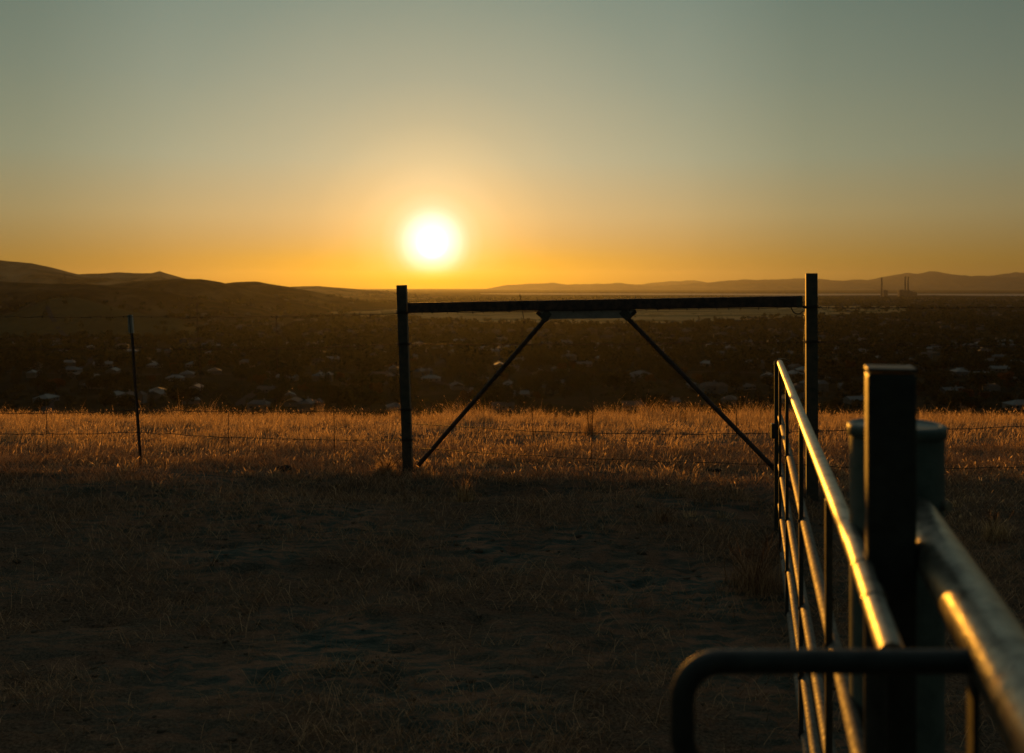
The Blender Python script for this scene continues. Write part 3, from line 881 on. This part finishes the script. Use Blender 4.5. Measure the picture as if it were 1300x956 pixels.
TK = [('round', 13, 10, M_leafA, 'oak_tree', 'broad dark tree'), ('round', 10, 8.5, M_leafA, 'oak_tree', 'rounded dark tree'), ('round', 9, 7, M_leafC, 'oak_tree', 'rusty brown tree'),
      ('cone', 8, 17, M_leafB, 'pine_tree', 'tall pointed conifer'), ('column', 6, 13, M_leafB, 'cypress_tree', 'slim upright tree')]
protos = []
for t in TK:
    for k in range(2):
        p = tree_proto(t[0], t[1] * rng.uniform(.9, 1.1), t[2] * rng.uniform(.9, 1.1), t[3]); protos.append((p, t))


def zone(px, D):
    side = 'left of the brace' if px < 505 else ('framed by the pipe brace' if px < 1035 else 'right of the brace')
    dist = 'nearest rows of' if D < 800 else ('middle rows of' if D < 950 else 'farther rows of')
    return side, dist


used = set(); tree_pts = []
cand = []
for _ in range(4000):
    D = math.sqrt(rng.uniform(655 ** 2, 1060 ** 2)); px = rng.uniform(-40, 1340)
    X = (px - CX) / F * D
    if fbm(np.array(X / 55.), np.array(D / 55.), 12, 2) < -.12 + rng.uniform(-.2, .2): continue
    cand.append((px, D, X))
sel = []
for c_ in cand:
    if all((c_[2] - s[2]) ** 2 + (c_[1] - s[1]) ** 2 > 7.0 ** 2 for s in sel):
        sel.append(c_)
    if len(sel) >= 300: break
for px, D, X in sel:
    k = rng.choice(len(protos), p=np.array([.17, .17, .15, .15, .07, .07, .05, .05, .06, .06]) / np.sum([.17, .17, .15, .15, .07, .07, .05, .05, .06, .06]))
    p, t = protos[k]
    o = p if k not in used else copy_tree(p)
    used.add(k); o.name = t[4]
    o.location = (X, D, float(ground_h(np.array(X), np.array(D)))); o.rotation_euler.z = rng.uniform(0, 6.28)
    s = rng.uniform(.9, 1.55); o.scale = (s, s, s * rng.uniform(.9, 1.1))
    side, dist = zone(px, D)
    tag(o, f'{t[5]} in the {dist} the dark valley, {side}', 'tree', f'{t[5]}s in the {dist} the valley, {side}')
for k, (p, t) in enumerate(protos):
    if k not in used:
        for ch in list(p.children): bpy.data.objects.remove(ch)
        bpy.data.objects.remove(p)

# the mass of trees farther off
allV = []; allc = []
sp = []
nF = 12000
Df = np.exp(rng.uniform(math.log(1040), math.log(8500), nF)); pf = rng.uniform(-60, 1360, nF); Xf = (pf - CX) / F * Df
clump = fbm(Xf / 160, Df / 160, 14, 3); zf = ground_h(Xf, Df); hb = base_h(Xf, Df)
onhill = (zf - hb) > 3
field = (hill_h(HILLS[7], Xf, Df) > hb + 1)
prob = np.where(onhill, np.where(field, .04, .6), .95) * np.clip(.75 + clump, .1, 1)
prob = np.where((Df > 1040) & onhill & (zf > -32), .03, prob)
prob = np.where(onhill & (zf > -6) & (Df < 6500), .0, prob)
prob = np.where(hill_h(HILLS[0], Xf, Df) > hb + 2, .06, prob)
infield = (pf > 450) & (pf < 1060) & (Df > 2330 + np.clip(pf - 860, 0, 400) * 3.5 + np.clip(640 - pf, 0, 400) * 3) & (Df < 4500)
prob = np.where(infield, .012, prob)
okf = rng.uniform(0, 1, nF) < prob
Xf, Df, zf = Xf[okf], Df[okf], zf[okf]
for x_, d_, z_ in zip(Xf, Df, zf):
    kd = ('round', 'round', 'round', 'cone', 'column')[rng.integers(5)]
    w_ = rng.uniform(8, 15) * (1 if kd == 'round' else .6); h_ = rng.uniform(7, 12) * (1 if kd == 'round' else 1.4)
    V, cl = crown_mesh('c', kd, int(np.clip(90 * 1500 / d_, 22, 110)), (w_ * (1 + d_ / 5000), h_), None)
    # fatter clumps for few leaves
    c0 = V.reshape(-1, 4, 3).mean(1)[:, None]; V = ((V.reshape(-1, 4, 3) - c0) * 2.1 + c0).reshape(-1, 3)
    allV.append(V + np.array([x_, d_, z_ - 1.0])); allc.append(cl)
V = np.concatenate(allV); n = len(V) // 4
sV = []; sc_ = []
for _ in range(2600):
    d_ = math.sqrt(rng.uniform(560 ** 2, 1080 ** 2)); x_ = rng.uniform(-40, 1340); x_ = (x_ - CX) / F * d_
    if fbm(np.array(x_ / 45.), np.array(d_ / 45.), 15, 2) < -.15: continue
    v_, c_ = crown_mesh('s', 'round', 60, (rng.uniform(4, 9), rng.uniform(3, 6)), None)
    c0 = v_.reshape(-1, 4, 3).mean(1)[:, None]; v_ = ((v_.reshape(-1, 4, 3) - c0) * 1.8 + c0).reshape(-1, 3)
    sV.append(v_ + np.array([x_, d_, float(ground_h(np.array(x_), np.array(d_))) - 1.2])); sc_.append(c_)
sv_ = np.concatenate(sV)
o = mesh_np('valley_scrub', sv_, np.arange(len(sv_)), np.full(len(sv_) // 4, 4), M_leafA, attrs={'rnd': np.concatenate(sc_)})
tag(o, kind='stuff', label='garden hedges and scrub growing between the valley houses')
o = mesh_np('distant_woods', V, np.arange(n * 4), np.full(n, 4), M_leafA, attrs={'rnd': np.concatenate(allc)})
tag(o, kind='stuff', label='far off mass of trees filling the suburban valley')

# bushes on the slope just over the brow
for px, Y, w, h, mat, lab in ((106, 70, 5.4, 3.6, M_leafC, 'round dark bush poking over the grass at the far left'),
                              (480, 62, 4.0, 3.0, M_leafC, 'rusty round bush beyond the grass left of the square post'),
                              (752, 48, 2.2, 2.4, M_leafC, 'small yellowish bush beyond the grass under the brace centre'),
                              (268, 80, 6, 4.2, M_leafA, 'wide dark bush beyond the grass right of the thin post'),
                              (905, 90, 8, 7.5, M_leafA, 'tall dark bush behind the right diagonal brace'),
                              (560, 95, 7, 5, M_leafA, 'low dark bush beyond the grass right of the square post')):
    X = (px - CX) / F * Y; z0 = float(base_h(np.array(X), np.array(Y)))
    need = EYE - (508 - HY) / F * Y - z0      # tall enough to peep over the brow
    root = empty('bush', lab, 'bush', (X, Y, z0))
    hh = max(h, need)
    bm = bmesh.new()
    for k in range(5):
        a = k * 1.26; tube(bm, [(0, 0, -.2), (math.cos(a) * w * .12, math.sin(a) * w * .12, hh * .4), (math.cos(a) * w * .25, math.sin(a) * w * .25, hh * .7)], [.09, .06, .02], 6)
    obj('stem', bm, M_bark, root)
    V, cl = crown_mesh('f', 'round', 1500, (w, hh), mat)
    c0 = V.reshape(-1, 4, 3).mean(1)[:, None]; V = ((V.reshape(-1, 4, 3) - c0) * .55 + c0).reshape(-1, 3)
    mesh_np('foliage', V, np.arange(len(V)), np.full(len(V) // 4, 4), mat, parent=root, attrs={'rnd': cl})


# ------------------------------------------------------------------ houses
def quad_house(w, d, hw, hr, hip=0.0, wing=None):
    """walls and roof as two bmeshes"""
    bw = bmesh.new(); br = bmesh.new()

    def block(cx, cy, w, d):
        box(bw, (cx, cy, hw / 2 - .5), (w, d, hw + 1))
        e = .5; x0, x1, y0, y1 = cx - w / 2 - e, cx + w / 2 + e, cy - d / 2 - e, cy + d / 2 + e
        ins = hip * d / 2
        z0 = hw + .003; z1 = hw + hr
        b_ = [br.verts.new(p) for p in ((x0, y0, z0), (x1, y0, z0), (x1, y1, z0), (x0, y1, z0), (x0 + ins, cy, z1), (x1 - ins, cy, z1))]
        for f in ((0, 1, 5, 4), (2, 3, 4, 5), (1, 2, 5), (3, 0, 4), (3, 2, 1, 0)): br.faces.new([b_[i] for i in f])
    block(0, 0, w, d)
    if wing: block(*wing)
    return bw, br


def house_proto(args, rm, wm, chim=True):
    root = bpy.data.objects.new('house', None); C.objects.link(root)
    bw, br = quad_house(*args); w, d, hw, hr = args[:4]
    wall = obj('wall', bw, wm, root); roof = obj('roof', br, rm, root)
    if chim:
        bm = bmesh.new(); box(bm, (w * .25, d * .12, hw + hr * .8), (1, .8, hr + .8)); obj('chimney', bm, M_walls[1], roof)
    for xx in (-w * .3, w * .05, w * .33):
        for sy in (-1, 1):
            bm = bmesh.new(); box(bm, (xx, sy * (d / 2 + .02), hw * .55), (1.8, .06, 1.2)); obj('window', bm, M_glass, wall)
    bm = bmesh.new(); box(bm, (-w * .12, -(d / 2 + .02), 1.0), (1.0, .08, 2.0)); obj('door', bm, M_post, wall)
    return root


HP = []
for j, (rm, rn) in enumerate(zip(M_roofs, ('pale', 'brown', 'grey'))):
    HP.append((house_proto((17, 10, 3.0, 2.4, 0), rm, M_walls[j % 2]), rn, 'gabled'))
    HP.append((house_proto((16, 12, 3.0, 2.6, 1.0), rm, M_walls[(j + 1) % 2], False), rn, 'hipped'))
    HP.append((house_proto((15, 9, 5.6, 2.4, .8, (5.0, -6, 7, 6)), rm, M_walls[j % 2]), rn, 'two-storey'))
hs = []
for D in np.arange(690, 1500, 36):
    for px in np.arange(-20, 1330, 46 * F / D / 1.0 * .98):
        if rng.uniform() > .42: continue
        X = (px - CX) / F * D + rng.normal(0, 7); DD = D + rng.normal(0, 8)
        hs.append((D, X, DD))
hs = hs[:300]
usedh = set()
for i, (D, X, DD) in enumerate(hs):
    k = int(rng.choice(9, p=[.16, .16, .08, .12, .12, .06, .12, .12, .06])); p, rn, kd = HP[k]
    o = p if k not in usedh else copy_tree(p)
    usedh.add(k); o.name = 'house'
    o.location = (X, DD, float(ground_h(np.array(X), np.array(DD))) + .1); o.rotation_euler.z = rng.choice([0, math.pi / 2]) + rng.normal(.1, .2)
    s = rng.uniform(.85, 1.15); o.scale = (s, s, s)
    px = X / DD * F + CX
    side = 'left of the brace' if px < 505 else ('framed by the pipe brace' if px < 1035 else 'right of the brace')
    dist = 'nearest' if DD < 850 else ('middle' if DD < 1150 else 'farther')
    tag(o, f'{kd} {rn}-roofed house in the {dist} blocks of the valley, {side}', 'house', f'{kd} {rn}-roofed houses, {dist} blocks, {side}')
for k, (p, a_, b_) in enumerate(HP):
    if k not in usedh:
        for ch in list(p.children_recursive): bpy.data.objects.remove(ch)
        bpy.data.objects.remove(p)
# houses beyond: one mass
br_all = {0: [], 1: []}
bmr = bmesh.new(); bmw = bmesh.new()
Vs = []; Fi = []; Lt = []; off = 0; rnd = []
for _ in range(2600):
    D = math.exp(rng.uniform(math.log(1480), math.log(7500))); px = rng.uniform(-40, 1340); X = (px - CX) / F * D
    zz = float(ground_h(np.array(X), np.array(D))); hb_ = float(base_h(np.array(X), np.array(D)))
    hil = zz - hb_ > 3
    if 450 < px < 1060 and 2300 + max(px - 860, 0) * 3.5 + max(640 - px, 0) * 3 < D < 4500: continue
    if hil and (zz > -30 or float(hill_h(HILLS[7], np.array(X), np.array(D))) > hb_ + 1 or float(hill_h(HILLS[0], np.array(X), np.array(D))) > hb_ + 1): continue
    if fbm(np.array(X / 300.), np.array(D / 300.), 19, 2) < -.15: continue
    w = rng.uniform(13, 20) * (1.0 if rng.uniform() < .97 else 2); d = rng.uniform(9, 13); a = rng.normal(.1, .25) + (math.pi / 2 if rng.uniform() < .4 else 0); hw = rng.choice([3, 3, 5.5]); hr = rng.uniform(1.6, 2.6)
    c, s = math.cos(a), math.sin(a); ins = d * .4 * rng.integers(2)
    P = [(-w / 2, -d / 2, -1), (w / 2, -d / 2, -1), (w / 2, d / 2, -1), (-w / 2, d / 2, -1), (-w / 2, -d / 2, hw), (w / 2, -d / 2, hw), (w / 2, d / 2, hw), (-w / 2, d / 2, hw), (-w / 2 + ins, 0, hw + hr), (w / 2 - ins, 0, hw + hr)]
    Vs += [(X + c * q[0] - s * q[1], D + s * q[0] + c * q[1], zz + q[2]) for q in P]
    for f in ((0, 1, 5, 4), (1, 2, 6, 5), (2, 3, 7, 6), (3, 0, 4, 7), (4, 5, 9, 8), (6, 7, 8, 9), (5, 6, 9), (7, 4, 8)):
        Fi += [off + q for q in f]; Lt.append(len(f))
    rnd += [rng.uniform()] * 10; off += 10
m_dh = leafmat('distant_roofs', (.015, .014, .012), (.10, .10, .092), 0)
o = mesh_np('distant_houses', np.array(Vs), Fi, Lt, m_dh, attrs={'rnd': rnd})
tag(o, kind='stuff', label='countless tiny house roofs far across the valley')

# ------------------------------------------------------------------ power station, pylon
for px, top, w, lab in ((1119.3, 352.5, 9, 'lone tall smokestack left of the power station block'), (1149.2, 351, 8, 'left one of the twin smokestacks over the power station'), (1152.8, 351.5, 8, 'right one of the twin smokestacks over the power station')):
    Y = 8600; p = W(px, top, Y); bm = bmesh.new()
    tube(bm, [(0, 0, FLOOR - 3), (0, 0, p.z * .5 + FLOOR * .5), (0, 0, p.z)], [w * .95, w * .8, w * .6], 20)
    root = empty('smokestack', lab, 'smokestack', (p.x, Y, 0))
    obj('chimney_shaft', bm, M_concrete, root, smooth=True)
    bm = bmesh.new(); tube(bm, [(0, 0, p.z - 8), (0, 0, p.z + 1)], w * .75, 20); obj('rim', bm, M_post, root)
for lab, parts in (('broad power station boiler block under the twin smokestacks', [(1140.5, 1148, 368.5), (1148.2, 1157, 369.2), (1157.2, 1163, 371)]), ('small plant building at the foot of the lone smokestack', [(1120.6, 1126, 368.6)])):
    root = empty('power_station', lab, 'building', (0, 0, 0))
    for a, b_, t in parts:
        pa_, pb2 = W(a, t, 8650), W(b_, t, 8650); bm = bmesh.new()
        box(bm, ((pa_.x + pb2.x) / 2, 8650, (pa_.z + FLOOR - 4) / 2), (pb2.x - pa_.x, 45, pa_.z - FLOOR + 4)); blk = obj('boiler_block', bm, M_concrete, root)
        bm = bmesh.new(); box(bm, ((pa_.x + pb2.x) / 2, 8650, pa_.z + 3), ((pb2.x - pa_.x) * .5, 20, 6)); obj('roof_house', bm, M_concrete, blk)

pz = W(82, 344, 4700); z0 = float(ground_h(np.array(pz.x), np.array(4700.)))
bm = bmesh.new(); hgt = pz.z - z0
root = empty('power_pylon', 'lattice power pylon on the left hill skyline', 'pylon', (pz.x, 4700, z0))
for sx in (-1, 1):
    for sy in (-1, 1):
        tube(bm, [(sx * 5, sy * 5, -3), (sx * 1.2, sy * 1.2, hgt * .7), (0, 0, hgt)], .55, 5)
for k in range(8):
    t = k / 8; a = 5 - 3.8 * t; b_ = 5 - 3.8 * (t + .125)
    tube(bm, [(-a, -a, t * hgt * .7), (b_, -b_, (t + .125) * hgt * .7)], .3, 4); tube(bm, [(a, -a, t * hgt * .7), (-b_, -b_, (t + .125) * hgt * .7)], .3, 4)
obj('lattice_tower', bm, M_stay, root)
bm = bmesh.new()
for zf_ in (.68, .80, .92): tube(bm, [(-9, 0, hgt * zf_), (0, 0, hgt * (zf_ + .02)), (9, 0, hgt * zf_)], .5, 5)
obj('cross_arm', bm, M_stay, root)

# ------------------------------------------------------------------ haze
bm = bmesh.new(); box(bm, (0, 17000, 250), (66000, 50000, 700))
haze = obj('haze', bm, None); haze.data.materials.clear()
mh = bpy.data.materials.new('evening_haze'); mh.use_nodes = True; nt = mh.node_tree; nt.nodes.clear()
ho = N(nt, 'ShaderNodeOutputMaterial'); pv = N(nt, 'ShaderNodeVolumePrincipled')
pv.inputs['Color'].default_value = (.31, .33, .37, 1); pv.inputs['Density'].default_value = 1.45e-5; pv.inputs['Anisotropy'].default_value = .7
nt.links.new(pv.outputs[0], ho.inputs['Volume'])
haze.data.materials.append(mh); tag(haze, kind='stuff', label='thin warm evening haze over valley and hills')

# ------------------------------------------------------------------ world, sun
SUN_EL, SUN_AZ = R(2.48), math.atan((548.5 - CX) / F)
sd = Vector((math.sin(SUN_AZ) * math.cos(SUN_EL), math.cos(SUN_AZ) * math.cos(SUN_EL), math.sin(SUN_EL)))
w = bpy.data.worlds.new('World'); bpy.context.scene.world = w; w.use_nodes = True
nt = w.node_tree; nt.nodes.clear(); L = nt.links
out = N(nt, 'ShaderNodeOutputWorld'); bg = N(nt, 'ShaderNodeBackground'); L.new(bg.outputs[0], out.inputs['Surface'])
tc = N(nt, 'ShaderNodeTexCoord'); nrm = N(nt, 'ShaderNodeVectorMath', operation='NORMALIZE'); L.new(tc.outputs['Generated'], nrm.inputs[0])
sp_ = N(nt, 'ShaderNodeSeparateXYZ'); L.new(nrm.outputs[0], sp_.inputs[0])


def mth(op, a, b=None, clamp=False):
    n = N(nt, 'ShaderNodeMath', operation=op); n.use_clamp = clamp
    for i, v in enumerate((a, b)):
        if v is None: continue
        if isinstance(v, (int, float)): n.inputs[i].default_value = v
        else: L.new(v, n.inputs[i])
    return n.outputs[0]


elev = mth('MULTIPLY', mth('ARCSINE', sp_.outputs['Z']), 180 / math.pi)
azr = mth('MULTIPLY', mth('ARCTAN2', sp_.outputs['X'], sp_.outputs['Y']), 180 / math.pi)
azd = mth('ABSOLUTE', mth('SUBTRACT', azr, math.degrees(SUN_AZ)))
azd = mth('MINIMUM', azd, mth('SUBTRACT', 360.0, azd))
dt = N(nt, 'ShaderNodeVectorMath', operation='DOT_PRODUCT'); L.new(nrm.outputs[0], dt.inputs[0]); dt.inputs[1].default_value = sd
th = mth('MULTIPLY', mth('ARCCOSINE', mth('MINIMUM', dt.outputs['Value'], 1.0)), 180 / math.pi)


def piece(val, stops, lo, hi):
    """colour curve over val in degrees; stops in degrees, values may exceed 1 (scaled)"""
    mxv = max(max(c) for _, c in stops)
    f = N(nt, 'ShaderNodeMapRange'); f.inputs['From Min'].default_value = lo; f.inputs['From Max'].default_value = hi; L.new(val, f.inputs['Value'])
    r = ramp(nt, [((p - lo) / (hi - lo), tuple(x / mxv for x in c)) for p, c in stops], 'EASE' if False else 'LINEAR')
    L.new(f.outputs[0], r.inputs['Fac'])
    s = N(nt, 'ShaderNodeVectorMath', operation='SCALE'); L.new(r.outputs['Color'], s.inputs[0]); s.inputs['Scale'].default_value = mxv
    return s.outputs[0]


base_stops = [(-6, (.02, .016, .010)), (-1.5, (.10, .06, .02)), (0, (.36, .18, .030)), (1.4, (.455, .25, .045)), (4.0, (.47, .355, .163)), (7.2, (.363, .367, .240)),
              (11.6, (.265, .305, .228)), (16.0, (.192, .250, .202)), (24, (.25, .29, .25)), (45, (.28, .30, .28)), (90, (.28, .295, .29))]
g_stops = [(0, (1.2, 1.15, 1.12)), (6, (1.16, 1.12, 1.10)), (14.5, (1, 1, 1)), (21, (.71, .755, .745)), (31, (.56, .60, .60)), (60, (.28, .32, .34)), (110, (.16, .2, .23)), (180, (.12, .17, .2))]
base_c = piece(elev, base_stops, -6, 90)
g_c = piece(azd, g_stops, 0, 180)
mul = N(nt, 'ShaderNodeVectorMath', operation='MULTIPLY'); L.new(base_c, mul.inputs[0]); L.new(g_c, mul.inputs[1])
glow_stops = [(0, (30, 17, 6)), (.35, (12, 7.5, 3.6)), (.65, (3.6, 2.4, 1.7)), (.95, (1.7, 1.2, 1.0)), (1.3, (1.2, .88, .76)), (1.6, (1.0, .72, .58)), (1.85, (.76, .53, .38)), (2.25, (.58, .375, .21)), (3.0, (.44, .26, .10)), (4.7, (.26, .14, .04)), (7, (.11, .06, .02)), (9.5, (.05, .03, .015)), (16, (0, 0, 0))]
glow_c = piece(th, glow_stops, 0, 16)
redden = piece(elev, [(-1, (.9, .5, .0)), (.3, (1, .62, .0)), (.7, (1, .88, .35)), (1.0, (1, .94, .75)), (1.6, (1, 1, 1)), (2.6, (1, 1, 1)), (8, (1, 1, 1))], -1, 8)
mg = N(nt, 'ShaderNodeVectorMath', operation='MULTIPLY'); L.new(glow_c, mg.inputs[0]); L.new(redden, mg.inputs[1])
low = piece(elev, [(-1, (1.3, 1.1, .0)), (.5, (1.35, 1.22, .0)), (.9, (1.3, 1.2, .02)), (1.4, (1.2, 1.12, .2)), (2.2, (1.05, 1.03, .8)), (3, (1, 1, 1)), (8, (1, 1, 1))], -1, 8)
fl = N(nt, 'ShaderNodeMapRange'); fl.inputs['From Min'].default_value = 3; fl.inputs['From Max'].default_value = 17; fl.interpolation_type = 'SMOOTHSTEP'; L.new(azd, fl.inputs['Value'])
lm = N(nt, 'ShaderNodeMix', data_type='VECTOR'); L.new(fl.outputs[0], lm.inputs['Factor']); L.new(low, lm.inputs['A']); lm.inputs['B'].default_value = (1, 1, 1)
mul2 = N(nt, 'ShaderNodeVectorMath', operation='MULTIPLY'); L.new(mul.outputs[0], mul2.inputs[0]); L.new(lm.outputs['Result'], mul2.inputs[1]); mul = mul2
ad = N(nt, 'ShaderNodeVectorMath', operation='ADD'); L.new(mul.outputs[0], ad.inputs[0]); L.new(mg.outputs[0], ad.inputs[1])
# a trace of the physical sky on top
sky = N(nt, 'ShaderNodeTexSky'); sky.sky_type = 'NISHITA'; sky.sun_disc = False; sky.sun_elevation = SUN_EL; sky.sun_rotation = SUN_AZ; sky.altitude = 200; sky.dust_density = 3
sk = N(nt, 'ShaderNodeVectorMath', operation='SCALE'); L.new(sky.outputs[0], sk.inputs[0]); sk.inputs['Scale'].default_value = .002
ad2 = N(nt, 'ShaderNodeVectorMath', operation='ADD'); L.new(ad.outputs[0], ad2.inputs[0]); L.new(sk.outputs[0], ad2.inputs[1])
L.new(ad2.outputs[0], bg.inputs['Color']); bg.inputs['Strength'].default_value = 1.0
w.cycles.sampling_method = 'MANUAL'; w.cycles.sample_map_resolution = 2048

sun = bpy.data.lights.new('sun', 'SUN'); sun.energy = 4.4; sun.angle = R(.55); sun.color = (1, .39, .035)
so = bpy.data.objects.new('sun', sun); C.objects.link(so); sl2 = Vector((math.sin(SUN_AZ), math.cos(SUN_AZ), math.tan(R(2.25)))); so.rotation_euler = (-sl2).to_track_quat('-Z', 'Y').to_euler()

# ------------------------------------------------------------------ camera
cam = bpy.data.cameras.new('camera'); co = bpy.data.objects.new('camera', cam); C.objects.link(co)
cam.sensor_width = 36; cam.lens = 36 * F / 1300; cam.sensor_fit = 'HORIZONTAL'
cam.shift_y = -(478 - HY) / 1300
cam.clip_start = .05; cam.clip_end = 90000
co.location = (0, 0, EYE); co.rotation_euler = (math.pi / 2, 0, 0)
cam.dof.use_dof = True; cam.dof.focus_distance = 9.3; cam.dof.aperture_fstop = 2.9
sc = bpy.context.scene; sc.camera = co
sc.render.engine = 'CYCLES'
sc.view_settings.view_transform = 'Standard'; sc.view_settings.look = 'None'; sc.view_settings.exposure = 0; sc.view_settings.gamma = 1
sc.cycles.use_denoising = True
sc.cycles.max_bounces = 5; sc.cycles.diffuse_bounces = 2; sc.cycles.glossy_bounces = 3; sc.cycles.transmission_bounces = 3; sc.cycles.volume_bounces = 0
sc.cycles.sample_clamp_indirect = 4
